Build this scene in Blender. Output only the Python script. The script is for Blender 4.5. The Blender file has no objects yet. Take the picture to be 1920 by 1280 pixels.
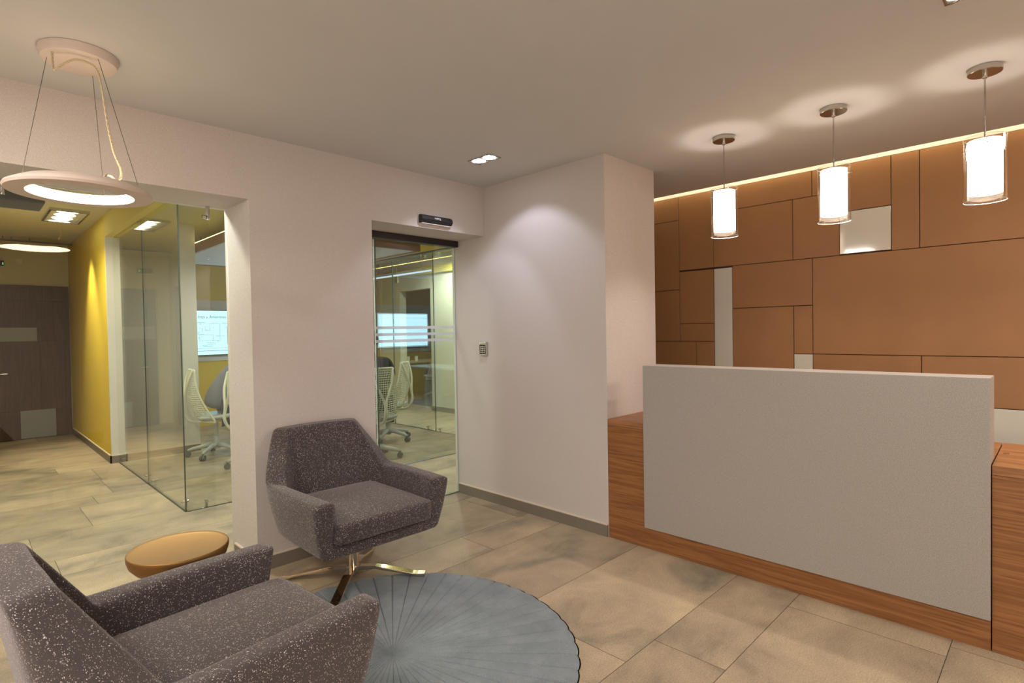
import bpy, bmesh, math, random
from mathutils import Vector, Matrix
random.seed(7)
SC = bpy.context.scene
COL = SC.collection
PI = math.pi

# ---------------------------------------------------------------- camera
cam_d = bpy.data.cameras.new('camera'); cam = bpy.data.objects.new('camera', cam_d); COL.objects.link(cam)
F_PX = 1040.56
cam_d.sensor_width = 36; cam_d.lens = F_PX / 1920 * 36; cam_d.clip_start = .02; cam_d.clip_end = 60
_y, _p, _r = .7835, -.0192, -.0172
fw = Vector((math.cos(_y)*math.cos(_p), math.sin(_y)*math.cos(_p), math.sin(_p)))
rt = Vector((math.sin(_y), -math.cos(_y), 0)); up = rt.cross(fw)
R_ = rt*math.cos(_r) + up*math.sin(_r); U_ = -rt*math.sin(_r) + up*math.cos(_r)
M = Matrix((R_, U_, -fw)).transposed().to_4x4(); M.translation = Vector((0, 0, 1.32))
cam.matrix_world = M
SC.camera = cam

# ---------------------------------------------------------------- world, exposure
w = bpy.data.worlds.new('world'); SC.world = w; w.use_nodes = True
w.node_tree.nodes['Background'].inputs[0].default_value = (.6, .62, .65, 1)
w.node_tree.nodes['Background'].inputs[1].default_value = .3
SC.view_settings.view_transform = 'Standard'; SC.view_settings.look = 'None'
SC.view_settings.gamma = 1; SC.view_settings.use_curve_mapping = False
SC.view_settings.exposure = 0.12

# ---------------------------------------------------------------- large lights
def light(name, kind, loc, energy, color, aim=(0, 0, -1), size=.3, size_y=None, spot=None, blend=.5, spread=None):
    d = bpy.data.lights.new(name, kind); d.energy = energy; d.color = color
    if kind == 'AREA':
        d.size = size
        if size_y: d.shape = 'RECTANGLE'; d.size_y = size_y
        if spread: d.spread = spread
    else: d.shadow_soft_size = size
    if kind == 'SPOT': d.spot_size = math.radians(spot); d.spot_blend = blend
    o = bpy.data.objects.new(name, d); COL.objects.link(o); o.location = loc
    o.rotation_euler = Vector(aim).to_track_quat('-Z', 'Y').to_euler()
    return o
WARM = (1, .86, .72); NEUT = (1, .93, .85); COOL = (.78, .80, 1.0); GREEN = (.95, 1, .91)
for k, (x, y) in enumerate(((-.9, .5), (-.9, -1.2), (2.8, -1.25), (-.75, 2.2))):
    light('lobby_fill_light', 'AREA', (x, y, 2.40), 27, NEUT, size=.5)  # added overhead fill, out of view, placed clear of the glass reflections
light('lobby_rear_fill', 'AREA', (-1.45, -1.0, 1.25), 44, (1, .93, .86), aim=(.75, .6, .12), size=1.7, size_y=1.9)  # added soft fill from behind the camera; no window is built there
light('front_glow', 'AREA', (1.6, .6, .5), 7, NEUT, aim=(.1, .1, 1), size=2.2, spread=PI) if False else None
light('hall_light', 'SPOT', (.8, 4.1, 2.56), 120, GREEN, size=.12, spot=165, blend=.6)
light('hall_light_far', 'SPOT', (.50, 6.9, 2.52), 95, (1, .95, .72), size=.04, spot=150, blend=.8)
light('meeting_light', 'SPOT', (2.9, 6.8, 2.27), 55, (.96, .98, 1), size=.05, spot=165, blend=.6)
light('meeting_light', 'SPOT', (1.75, 5.35, 2.57), 50, (.97, 1, .95), size=.04, spot=165, blend=.6)
light('corridor_light', 'SPOT', (4.1, 4.15, 2.56), 90, GREEN, size=.12, spot=165, blend=.6)
light('corridor_light', 'SPOT', (5.1, 6.6, 2.56), 160, (.86, 1, .84), size=.04, spot=165, blend=.6)
light('desk_ceiling_light', 'AREA', (3.8, -.9, 2.40), 14, WARM, size=.4)

# ---------------------------------------------------------------- materials
def _n(nt, t, **kw):
    n = nt.nodes.new(t)
    for k, v in kw.items():
        if k.startswith('i_'):
            key = k[2:]; key = int(key) if key.isdigit() else key.replace('_', ' ')
            n.inputs[key].default_value = v
        else: setattr(n, k, v)
    return n
def srgb(r, g, b):
    f = lambda c: (c/255/12.92) if c/255 <= .04045 else ((c/255+.055)/1.055)**2.4
    return (f(r), f(g), f(b), 1)
def newmat(name):
    m = bpy.data.materials.new(name); m.use_nodes = True
    nt = m.node_tree; b = nt.nodes['Principled BSDF']; return m, nt, b
def plain(name, col, rough=.5, metal=0, bump=0, bscale=200, var=0, vscale=6, spec=.5, coat=0):
    m, nt, b = newmat(name)
    b.inputs['Base Color'].default_value = col; b.inputs['Roughness'].default_value = rough
    b.inputs['Metallic'].default_value = metal; b.inputs['Specular IOR Level'].default_value = spec
    b.inputs['Coat Weight'].default_value = coat
    tc = _n(nt, 'ShaderNodeTexCoord')
    n1 = _n(nt, 'ShaderNodeTexNoise', i_Scale=vscale, i_Detail=6.0)
    nt.links.new(tc.outputs['Object'], n1.inputs['Vector'])
    mx = _n(nt, 'ShaderNodeMixRGB', blend_type='MIX')
    mx.inputs[1].default_value = tuple(c*(1-var) for c in col[:3])+(1,)
    mx.inputs[2].default_value = tuple(min(1, c*(1+var)) for c in col[:3])+(1,)
    nt.links.new(n1.outputs[0], mx.inputs[0]); nt.links.new(mx.outputs[0], b.inputs['Base Color'])
    if bump:
        n2 = _n(nt, 'ShaderNodeTexNoise', i_Scale=float(bscale), i_Detail=3.0)
        nt.links.new(tc.outputs['Object'], n2.inputs['Vector'])
        bp = _n(nt, 'ShaderNodeBump', i_Strength=bump, i_Distance=.002)
        nt.links.new(n2.outputs[0], bp.inputs['Height']); nt.links.new(bp.outputs[0], b.inputs['Normal'])
    return m
def emis(name, col, s):
    m = bpy.data.materials.new(name); m.use_nodes = True; nt = m.node_tree
    nt.nodes.clear(); o = _n(nt, 'ShaderNodeOutputMaterial'); e = _n(nt, 'ShaderNodeEmission', i_Strength=s, i_Color=col)
    nt.links.new(e.outputs[0], o.inputs[0]); return m
def glass(name, tint, refl=1.0, frost=0):
    m = bpy.data.materials.new(name); m.use_nodes = True; nt = m.node_tree; nt.nodes.clear()
    o = _n(nt, 'ShaderNodeOutputMaterial'); t = _n(nt, 'ShaderNodeBsdfTransparent', i_Color=tint)
    g = _n(nt, 'ShaderNodeBsdfGlossy', i_Roughness=.0, i_Color=(1, 1, 1, 1)); lw = _n(nt, 'ShaderNodeLayerWeight', i_Blend=.5)
    pw_ = _n(nt, 'ShaderNodeMath', operation='POWER'); pw_.inputs[1].default_value = 5.0; nt.links.new(lw.outputs['Facing'], pw_.inputs[0])
    mu = _n(nt, 'ShaderNodeMath', operation='MULTIPLY_ADD'); mu.inputs[1].default_value = .9*refl; mu.inputs[2].default_value = .04*refl; mu.use_clamp = True
    nt.links.new(pw_.outputs[0], mu.inputs[0]); mx = _n(nt, 'ShaderNodeMixShader')
    nt.links.new(mu.outputs[0], mx.inputs[0]); nt.links.new(t.outputs[0], mx.inputs[1]); nt.links.new(g.outputs[0], mx.inputs[2])
    last = mx
    if frost:
        d = _n(nt, 'ShaderNodeBsdfDiffuse', i_Color=(.8, .82, .85, 1)); m2 = _n(nt, 'ShaderNodeMixShader', i_0=frost)
        nt.links.new(mx.outputs[0], m2.inputs[1]); nt.links.new(d.outputs[0], m2.inputs[2]); last = m2
    nt.links.new(last.outputs[0], o.inputs[0]); return m
def speckled(name, base, fleck, grain=.25, scale=700.0, amount=.66, rough=.9, bump=.15):
    """matt paint / cloth with fine pale flecks"""
    m, nt, b = newmat(name); b.inputs['Roughness'].default_value = rough; b.inputs['Specular IOR Level'].default_value = .25
    tc = _n(nt, 'ShaderNodeTexCoord')
    a = _n(nt, 'ShaderNodeTexNoise', i_Scale=scale, i_Detail=1.0); nt.links.new(tc.outputs['Object'], a.inputs['Vector'])
    r = _n(nt, 'ShaderNodeValToRGB'); r.color_ramp.elements[0].position = .30; r.color_ramp.elements[1].position = amount
    nt.links.new(a.outputs[0], r.inputs[0])
    c = _n(nt, 'ShaderNodeMixRGB'); c.inputs[1].default_value = tuple(x*(1-grain) for x in base[:3])+(1,); c.inputs[2].default_value = fleck
    nt.links.new(r.outputs[0], c.inputs[0])
    nt.links.new(c.outputs[0], b.inputs['Base Color'])
    bp = _n(nt, 'ShaderNodeBump', i_Strength=bump, i_Distance=.0015)
    nt.links.new(a.outputs[0], bp.inputs['Height']); nt.links.new(bp.outputs[0], b.inputs['Normal'])
    return m
def fabric(name):
    m, nt, b = newmat(name); b.inputs['Roughness'].default_value = .95; b.inputs['Specular IOR Level'].default_value = .15
    b.inputs['Sheen Weight'].default_value = .35; b.inputs['Sheen Roughness'].default_value = .5
    b.inputs['Sheen Tint'].default_value = (.75, .68, .66, 1)
    tc = _n(nt, 'ShaderNodeTexCoord')
    wob = _n(nt, 'ShaderNodeTexNoise', i_Scale=90.0, i_Detail=1.0); nt.links.new(tc.outputs['Object'], wob.inputs['Vector'])
    wm = _n(nt, 'ShaderNodeVectorMath', operation='MULTIPLY_ADD'); wm.inputs[1].default_value = (.012, .012, .012)
    nt.links.new(wob.outputs[1], wm.inputs[0]); nt.links.new(tc.outputs['Object'], wm.inputs[2])
    v = _n(nt, 'ShaderNodeTexVoronoi', i_Scale=300.0); nt.links.new(wm.outputs[0], v.inputs['Vector'])
    sep = _n(nt, 'ShaderNodeSeparateColor'); nt.links.new(v.outputs['Color'], sep.inputs[0])
    th = _n(nt, 'ShaderNodeMapRange', i_1=.62, i_2=.90, i_3=0.0, i_4=1.0); nt.links.new(sep.outputs[0], th.inputs[0])
    dd = _n(nt, 'ShaderNodeMapRange', i_1=.42, i_2=.25, i_3=0.0, i_4=1.0); nt.links.new(v.outputs['Distance'], dd.inputs[0])
    mu = _n(nt, 'ShaderNodeMath', operation='MULTIPLY'); nt.links.new(th.outputs[0], mu.inputs[0]); nt.links.new(dd.outputs[0], mu.inputs[1])
    n = _n(nt, 'ShaderNodeTexNoise', i_Scale=500.0, i_Detail=3.0); nt.links.new(tc.outputs['Object'], n.inputs['Vector'])
    base = _n(nt, 'ShaderNodeMixRGB'); base.inputs[1].default_value = srgb(38, 34, 36); base.inputs[2].default_value = srgb(90, 82, 82)
    nt.links.new(n.outputs[0], base.inputs[0])
    c = _n(nt, 'ShaderNodeMixRGB'); c.inputs[2].default_value = srgb(222, 210, 202)
    nt.links.new(mu.outputs[0], c.inputs[0]); nt.links.new(base.outputs[0], c.inputs[1]); nt.links.new(c.outputs[0], b.inputs['Base Color'])
    bp = _n(nt, 'ShaderNodeBump', i_Strength=.5, i_Distance=.0015)
    nt.links.new(n.outputs[0], bp.inputs['Height']); nt.links.new(bp.outputs[0], b.inputs['Normal'])
    return m
def wood(name, c1, c2, c3, stretch=(4, 1.2, 26), rough=.42):
    m, nt, b = newmat(name); b.inputs['Roughness'].default_value = rough; b.inputs['Specular IOR Level'].default_value = .35
    tc = _n(nt, 'ShaderNodeTexCoord'); mp = _n(nt, 'ShaderNodeMapping'); mp.inputs['Scale'].default_value = stretch
    nt.links.new(tc.outputs['Object'], mp.inputs[0])
    big = _n(nt, 'ShaderNodeTexNoise', i_Scale=.9, i_Detail=2.0, i_Distortion=.6); nt.links.new(mp.outputs[0], big.inputs[0])
    wv = _n(nt, 'ShaderNodeMath', operation='MULTIPLY'); wv.inputs[1].default_value = 26.0; nt.links.new(big.outputs[0], wv.inputs[0])
    sn = _n(nt, 'ShaderNodeMath', operation='SINE'); nt.links.new(wv.outputs[0], sn.inputs[0])
    sm = _n(nt, 'ShaderNodeMapRange', i_1=-1.0, i_2=1.0, i_3=0.0, i_4=1.0); nt.links.new(sn.outputs[0], sm.inputs[0])
    mp2 = _n(nt, 'ShaderNodeMapping'); mp2.inputs['Scale'].default_value = (stretch[0]*4, stretch[1]*4, stretch[2]*9)
    nt.links.new(tc.outputs['Object'], mp2.inputs[0])
    fine = _n(nt, 'ShaderNodeTexNoise', i_Scale=1.0, i_Detail=6.0, i_Roughness=.7); nt.links.new(mp2.outputs[0], fine.inputs[0])
    a = _n(nt, 'ShaderNodeMixRGB'); a.inputs[1].default_value = c1; a.inputs[2].default_value = c2; nt.links.new(sm.outputs[0], a.inputs[0])
    r = _n(nt, 'ShaderNodeMapRange', i_1=.48, i_2=.72, i_3=0.0, i_4=.85); nt.links.new(fine.outputs[0], r.inputs[0])
    c = _n(nt, 'ShaderNodeMixRGB'); c.inputs[2].default_value = c3
    nt.links.new(r.outputs[0], c.inputs[0]); nt.links.new(a.outputs[0], c.inputs[1]); nt.links.new(c.outputs[0], b.inputs['Base Color'])
    return m
def tile_mat():
    m, nt, b = newmat('stone_tile'); b.inputs['Roughness'].default_value = .55; b.inputs['Specular IOR Level'].default_value = .35
    tc = _n(nt, 'ShaderNodeTexCoord'); at = _n(nt, 'ShaderNodeAttribute', attribute_name='shade')
    mp = _n(nt, 'ShaderNodeMapping'); mp.inputs['Scale'].default_value = (1.3, 1.8, 1); nt.links.new(tc.outputs['Object'], mp.inputs[0])
    off = _n(nt, 'ShaderNodeVectorMath', operation='MULTIPLY_ADD'); off.inputs[1].default_value = (30, 30, 30)
    nt.links.new(at.outputs['Color'], off.inputs[0]); nt.links.new(mp.outputs[0], off.inputs[2])
    n = _n(nt, 'ShaderNodeTexNoise', i_Scale=1.7, i_Detail=8.0, i_Roughness=.6, i_Distortion=.4); nt.links.new(off.outputs[0], n.inputs[0])
    f = _n(nt, 'ShaderNodeTexNoise', i_Scale=170.0, i_Detail=3.0); nt.links.new(tc.outputs['Object'], f.inputs[0])
    r = _n(nt, 'ShaderNodeValToRGB'); e = r.color_ramp.elements
    e[0].position = .30; e[0].color = srgb(124, 117, 100); e[1].position = .70; e[1].color = srgb(192, 171, 140)
    e.new(.46).color = srgb(166, 148, 124)
    nt.links.new(n.outputs[0], r.inputs[0])
    sep = _n(nt, 'ShaderNodeSeparateColor'); nt.links.new(at.outputs['Color'], sep.inputs[0])
    vr = _n(nt, 'ShaderNodeMapRange', i_1=0.0, i_2=1.0, i_3=.88, i_4=1.08); nt.links.new(sep.outputs[0], vr.inputs[0])
    fr = _n(nt, 'ShaderNodeMapRange', i_1=.3, i_2=.7, i_3=.76, i_4=1.20); nt.links.new(f.outputs[0], fr.inputs[0])
    mm = _n(nt, 'ShaderNodeMath', operation='MULTIPLY'); nt.links.new(vr.outputs[0], mm.inputs[0]); nt.links.new(fr.outputs[0], mm.inputs[1])
    sc = _n(nt, 'ShaderNodeVectorMath', operation='SCALE'); nt.links.new(r.outputs[0], sc.inputs[0]); nt.links.new(mm.outputs[0], sc.inputs['Scale'])
    nt.links.new(sc.outputs[0], b.inputs['Base Color'])
    bp = _n(nt, 'ShaderNodeBump', i_Strength=.1, i_Distance=.001); nt.links.new(f.outputs[0], bp.inputs['Height']); nt.links.new(bp.outputs[0], b.inputs['Normal'])
    return m
def rug_mat():
    m, nt, b = newmat('rug_pile'); b.inputs['Roughness'].default_value = 1; b.inputs['Specular IOR Level'].default_value = .1
    b.inputs['Sheen Weight'].default_value = .2; b.inputs['Sheen Tint'].default_value = (.8, .85, .88, 1)
    tc = _n(nt, 'ShaderNodeTexCoord')
    n = _n(nt, 'ShaderNodeTexNoise', i_Scale=6.0, i_Detail=5.0, i_Roughness=.7); nt.links.new(tc.outputs['Object'], n.inputs[0])
    f = _n(nt, 'ShaderNodeTexNoise', i_Scale=320.0, i_Detail=2.0); nt.links.new(tc.outputs['Object'], f.inputs[0])
    r = _n(nt, 'ShaderNodeValToRGB'); e = r.color_ramp.elements
    e[0].position = .28; e[0].color = srgb(108, 116, 121); e[1].position = .75; e[1].color = srgb(136, 143, 147)
    nt.links.new(n.outputs[0], r.inputs[0])
    fr = _n(nt, 'ShaderNodeMapRange', i_1=.3, i_2=.7, i_3=.8, i_4=1.2); nt.links.new(f.outputs[0], fr.inputs[0])
    sc = _n(nt, 'ShaderNodeVectorMath', operation='SCALE'); nt.links.new(r.outputs[0], sc.inputs[0]); nt.links.new(fr.outputs[0], sc.inputs['Scale'])
    nt.links.new(sc.outputs[0], b.inputs['Base Color'])
    bp = _n(nt, 'ShaderNodeBump', i_Strength=.6, i_Distance=.003); nt.links.new(f.outputs[0], bp.inputs['Height']); nt.links.new(bp.outputs[0], b.inputs['Normal'])
    return m

MT = dict(
 wall=speckled('textured_wall_paint', srgb(190, 181, 175), srgb(214, 205, 199), grain=.10, scale=420.0, amount=.7, bump=.16),
 ceil=plain('ceiling_paint', srgb(202, 201, 199), .9, bump=.1, bscale=300, var=.03),
 white=plain('white_paint', srgb(214, 210, 200), .8, var=.03),
 skirt=plain('stone_skirting', srgb(122, 113, 100), .6, var=.12, vscale=12),
 skirtcap=plain('skirting_cap', srgb(215, 200, 180), .6),
 tile=tile_mat(), grout=plain('grout', srgb(60, 54, 46), .9),
 panel=plain('copper_panel', srgb(149, 107, 69), .50, bump=.12, bscale=350, var=.13, vscale=3.5, spec=.35),
 panelback=plain('panel_shadow_gap', srgb(72, 44, 28), .8),
 backglass=plain('back_painted_glass', srgb(200, 196, 184), .08, var=.02, coat=.4),
 wood=wood('walnut_veneer', srgb(158, 108, 66), srgb(136, 89, 51), srgb(92, 58, 34)),
 woodtop=wood('walnut_veneer_top', srgb(166, 116, 76), srgb(146, 99, 62), srgb(108, 70, 44), stretch=(16, 1.2, 16)),
 slab=speckled('grey_quartz_slab', srgb(158, 151, 144), srgb(174, 167, 160), grain=.12, scale=300.0, amount=.7, rough=.45, bump=.05),
 fabric=fabric('charcoal_flecked_wool'), chrome=plain('polished_nickel', srgb(226, 208, 184), .07, 1),
 steel=plain('brushed_steel', srgb(200, 198, 190), .22, 1), gold=plain('brushed_brass', srgb(150, 114, 70), .5, 1, bump=.25, bscale=60, var=.1, vscale=4),
 rug=rug_mat(), ring=plain('satin_lamp_body', srgb(214, 196, 184), .5), canopy=plain('lamp_canopy', srgb(212, 196, 186), .6),
 glow=emis('lamp_glow', (1, .76, .50, 1), 26), cable=plain('fabric_cable', srgb(196, 182, 150), .6), wire=plain('steel_wire', srgb(120, 112, 100), .3, 1),
 nickel=plain('nickel', srgb(190, 184, 176), .16, 1),
 clear=glass('lamp_clear_glass', (.99, .99, .985, 1), 1.3), pane=glass('clear_pane', (.985, .99, .975, 1), .8), pane2=glass('greenish_pane', (.955, .975, .94, 1), 1.3),
 pane3=glass('reflective_pane', (.95, .97, .94, 1), 3.2), frostbar=glass('frosted_strip', (.9, .93, .97, 1), .5, .62), edge=plain('glass_edge', srgb(52, 62, 58), .3),
 edgelight=plain('polished_glass_edge', srgb(196, 214, 204), .2),
 black=plain('black_plastic', srgb(30, 28, 28), .45), rail=plain('dark_bronze_rail', srgb(38, 28, 22), .5), letter=plain('white_print', srgb(235, 235, 235), .5),
 yellow=plain('mustard_wall_paint', srgb(208, 178, 48), .75, bump=.2, bscale=150, var=.04),
 olive=plain('olive_cream_paint', srgb(200, 190, 152), .85, var=.03), beam=plain('yellow_beam_paint', srgb(206, 184, 92), .8),
 darkwood=wood('dark_oak_panel', srgb(86, 62, 42), srgb(74, 53, 37), srgb(56, 40, 29), stretch=(24, 1, 1.2), rough=.5),
 greyglass=plain('grey_insert', srgb(128, 130, 128), .3), cloud=plain('oak_bulkhead', srgb(140, 96, 54), .55, var=.12, vscale=5),
 cloudunder=plain('pale_soffit', srgb(196, 196, 204), .7), led=emis('led_strip', (1, .80, .28, 1), 9), cove=emis('cove_led', (1, .84, .42, 1), 3.2),
 downled=emis('downlight_glow', (.93, .95, 1, 1), 22), screen=emis('screen_glow', (.50, .86, 1.0, 1), 1.5), ink=plain('screen_ink', srgb(40, 60, 90), .6),
 inkp=emis('screen_violet_line', srgb(120, 40, 170), .8), tvframe=plain('tv_frame', srgb(26, 26, 30), .35),
 mesh=plain('ivory_mesh_plastic', srgb(214, 212, 190), .5), meshframe=plain('ivory_chair_frame', srgb(222, 220, 200), .4), castor=plain('grey_castor', srgb(96, 92, 86), .5),
 base=plain('light_grey_chair_base', srgb(182, 184, 180), .4), carpet=plain('blue_grey_carpet', srgb(92, 92, 104), .95, var=.1),
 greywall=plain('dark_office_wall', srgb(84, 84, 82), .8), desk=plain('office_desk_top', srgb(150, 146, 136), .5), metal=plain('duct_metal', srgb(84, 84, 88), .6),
 shirt=plain('grey_shirt', srgb(120, 120, 134), .9, bump=.4, bscale=30), shirt2=plain('black_shirt', srgb(30, 30, 36), .9), skin=plain('skin', srgb(196, 142, 112), .6),
 hair=plain('dark_hair', srgb(36, 28, 24), .7), trouser=plain('dark_trousers', srgb(46, 50, 62), .9), shoe=plain('black_shoe', srgb(24, 22, 22), .5),
 tablewhite=plain('white_laminate', srgb(222, 222, 214), .4), cyl=plain('white_cup', srgb(225, 225, 220), .5), greend=emis('green_indicator', (.2, 1, .15, 1), 3),
 bluetube=emis('blue_white_tube', (.62, .74, 1, 1), 1.6), softled=emis('soft_lamp_glow', (.97, 1, .93, 1), 5), keycap=plain('pale_keys', srgb(205, 202, 185), .5))

def shade_mat():
    """frosted glass lit from inside"""
    m = bpy.data.materials.new('frosted_shade'); m.use_nodes = True; nt = m.node_tree; nt.nodes.clear()
    o = _n(nt, 'ShaderNodeOutputMaterial'); d = _n(nt, 'ShaderNodeBsdfDiffuse', i_Color=(.9, .86, .8, 1)); t = _n(nt, 'ShaderNodeBsdfTranslucent', i_Color=(.95, .9, .82, 1))
    e = _n(nt, 'ShaderNodeEmission', i_Color=(1, .84, .70, 1), i_Strength=1.6)
    a = _n(nt, 'ShaderNodeMixShader', i_0=.6); nt.links.new(d.outputs[0], a.inputs[1]); nt.links.new(t.outputs[0], a.inputs[2])
    s = _n(nt, 'ShaderNodeAddShader'); nt.links.new(a.outputs[0], s.inputs[0]); nt.links.new(e.outputs[0], s.inputs[1])
    nt.links.new(s.outputs[0], o.inputs[0]); return m
MT['shade'] = shade_mat()
MT['bulb'] = emis('lit_diffuser', (1, .88, .74, 1), 7)

# ---------------------------------------------------------------- mesh helpers
class MB:
    def __init__(s): s.bm = bmesh.new(); s.cr = None
    def box(s, x0, x1, y0, y1, z0, z1):
        v = [s.bm.verts.new((x, y, z)) for x in (x0, x1) for y in (y0, y1) for z in (z0, z1)]
        for f in ((0, 1, 3, 2), (4, 6, 7, 5), (0, 4, 5, 1), (2, 3, 7, 6), (0, 2, 6, 4), (1, 5, 7, 3)): s.bm.faces.new([v[i] for i in f])
        return s
    def prism(s, pts, axis, a, b):
        """pts: 2-D outline, extruded along axis from a to b"""
        def P3(p, t): return {'x': (t, p[0], p[1]), 'y': (p[0], t, p[1]), 'z': (p[0], p[1], t)}[axis]
        A = [s.bm.verts.new(P3(p, a)) for p in pts]; B = [s.bm.verts.new(P3(p, b)) for p in pts]; n = len(pts)
        s.bm.faces.new(A); s.bm.faces.new(B[::-1])
        for i in range(n): s.bm.faces.new((A[i], B[i], B[(i+1) % n], A[(i+1) % n]))
        return s
    def lathe(s, prof, c=(0, 0), n=48, z=0, closed=False):
        rings = []
        for r, h in prof:
            if r < 1e-6: rings.append([s.bm.verts.new((c[0], c[1], z+h))])
            else: rings.append([s.bm.verts.new((c[0]+r*math.cos(2*PI*i/n), c[1]+r*math.sin(2*PI*i/n), z+h)) for i in range(n)])
        k = len(rings); pairs = [(i, i+1) for i in range(k-1)] + ([(k-1, 0)] if closed else [])
        for i, j in pairs:
            A, B = rings[i], rings[j]
            for q in range(n):
                q2 = (q+1) % n
                if len(A) == 1 and len(B) == 1: continue
                if len(A) == 1: s.bm.faces.new((A[0], B[q], B[q2]))
                elif len(B) == 1: s.bm.faces.new((A[q], A[q2], B[0]))
                else: s.bm.faces.new((A[q], A[q2], B[q2], B[q]))
        return s
    def tube(s, pts, r, n=8, cap=True):
        pts = [Vector(p) for p in pts]; rs = r if isinstance(r, (list, tuple)) else [r]*len(pts); rings = []; pn = None
        for i, p in enumerate(pts):
            t = (pts[min(i+1, len(pts)-1)] - pts[max(i-1, 0)]).normalized()
            if pn is None: pn = t.orthogonal().normalized()
            pn = (pn - t*pn.dot(t)).normalized(); b = t.cross(pn)
            rings.append([s.bm.verts.new(p + (pn*math.cos(2*PI*k/n) + b*math.sin(2*PI*k/n))*rs[i]) for k in range(n)])
        for A, B in zip(rings, rings[1:]):
            for k in range(n): s.bm.faces.new((A[k], A[(k+1) % n], B[(k+1) % n], B[k]))
        if cap: s.bm.faces.new(rings[0][::-1]); s.bm.faces.new(rings[-1])
        return s
    def cyl(s, p0, p1, r, n=20): return s.tube([p0, p1], r, n)
    def grid(s, rows, close=False):
        V = [[s.bm.verts.new(p) for p in row] for row in rows]
        for i in range(len(V)-1):
            m = len(V[i])
            for j in range(m if close else m-1): s.bm.faces.new((V[i][j], V[i][(j+1) % m], V[i+1][(j+1) % m], V[i+1][j]))
        return V
def build(name, mb, mat, parent=None, smooth=0, bevel=0, subsurf=0, solid=0, wire=0, seg=2):
    bm = mb.bm; bmesh.ops.recalc_face_normals(bm, faces=bm.faces)
    me = bpy.data.meshes.new(name)
    if parent is not None and parent.get('_w') is None and parent.parent is not None and parent.parent.get('_w') is not None:
        bmesh.ops.translate(bm, verts=bm.verts, vec=-Vector(parent.parent['_w']))
    if parent is not None and parent.get('_w') is not None:
        bmesh.ops.translate(bm, verts=bm.verts, vec=-Vector(parent['_w']))
    bm.to_mesh(me); bm.free()
    o = bpy.data.objects.new(name, me); COL.objects.link(o)
    me.materials.append(MT[mat] if isinstance(mat, str) else mat)
    if smooth:
        for p in me.polygons: p.use_smooth = True
        if smooth == 1: me.set_sharp_from_angle(angle=math.radians(38))
    if bevel: m = o.modifiers.new('bevel', 'BEVEL'); m.width = bevel; m.segments = seg; m.limit_method = 'ANGLE'; m.angle_limit = math.radians(35)
    if wire: m = o.modifiers.new('wire', 'WIREFRAME'); m.thickness = wire; m.use_even_offset = False
    if solid: m = o.modifiers.new('solid', 'SOLIDIFY'); m.thickness = solid; m.offset = 0
    if subsurf: m = o.modifiers.new('sub', 'SUBSURF'); m.levels = m.render_levels = subsurf
    if parent is not None: o.parent = parent
    return o
def thing(name, label, cat, loc, rz=0, group=None, local=False):
    o = bpy.data.objects.new(name, None); COL.objects.link(o); o.location = loc; o.rotation_euler = (0, 0, rz)
    o.empty_display_size = .1; o['label'] = label; o['category'] = cat
    if group: o['group'] = group
    if not local: o['_w'] = list(loc)
    return o
def tag(o, label, cat, group=None):
    o['label'] = label; o['category'] = cat
    if group: o['group'] = group
    return o
def struct(name, mb, mat, parent=None, **kw):
    o = build(name, mb, mat, parent, **kw)
    if parent is None: o['kind'] = 'structure'
    return o
def copy_thing(r, loc, rz, label):
    c = r.copy(); COL.objects.link(c); c.location = loc; c.rotation_euler = (0, 0, rz); c['label'] = label
    for ch in [o for o in bpy.data.objects if o.parent == r]:
        d = ch.copy(); COL.objects.link(d); d.parent = c
        for g in [o for o in bpy.data.objects if o.parent == ch]:
            e = g.copy(); COL.objects.link(e); e.parent = d
    return c
def text_mesh(name, s, size, mat, parent, M, depth=.0008, align='CENTER'):
    cu = bpy.data.curves.new(name, 'FONT'); cu.body = s; cu.size = size; cu.extrude = depth; cu.align_x = align; cu.align_y = 'CENTER'
    t = bpy.data.objects.new(name+'_tmp', cu); COL.objects.link(t)
    dg = bpy.context.evaluated_depsgraph_get(); me = bpy.data.meshes.new_from_object(t.evaluated_get(dg))
    bpy.data.objects.remove(t); me.name = name; me.materials.clear(); me.materials.append(MT[mat])
    me.transform(M); o = bpy.data.objects.new(name, me); COL.objects.link(o)
    if parent is not None: o.parent = parent
    return o

# ================================================================ SETTING
XC, YA, YD, HC = 2.905, 3.183, 2.053, 2.426
YG = 3.547; HD = 2.053; HO = 2.0695; XL = 1.1605; XJ = 1.925; XE = 3.502; XP = 4.30; HH = 2.6
XW0, YW0 = -1.7, -1.8          # the lobby's sides behind the camera

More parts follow.
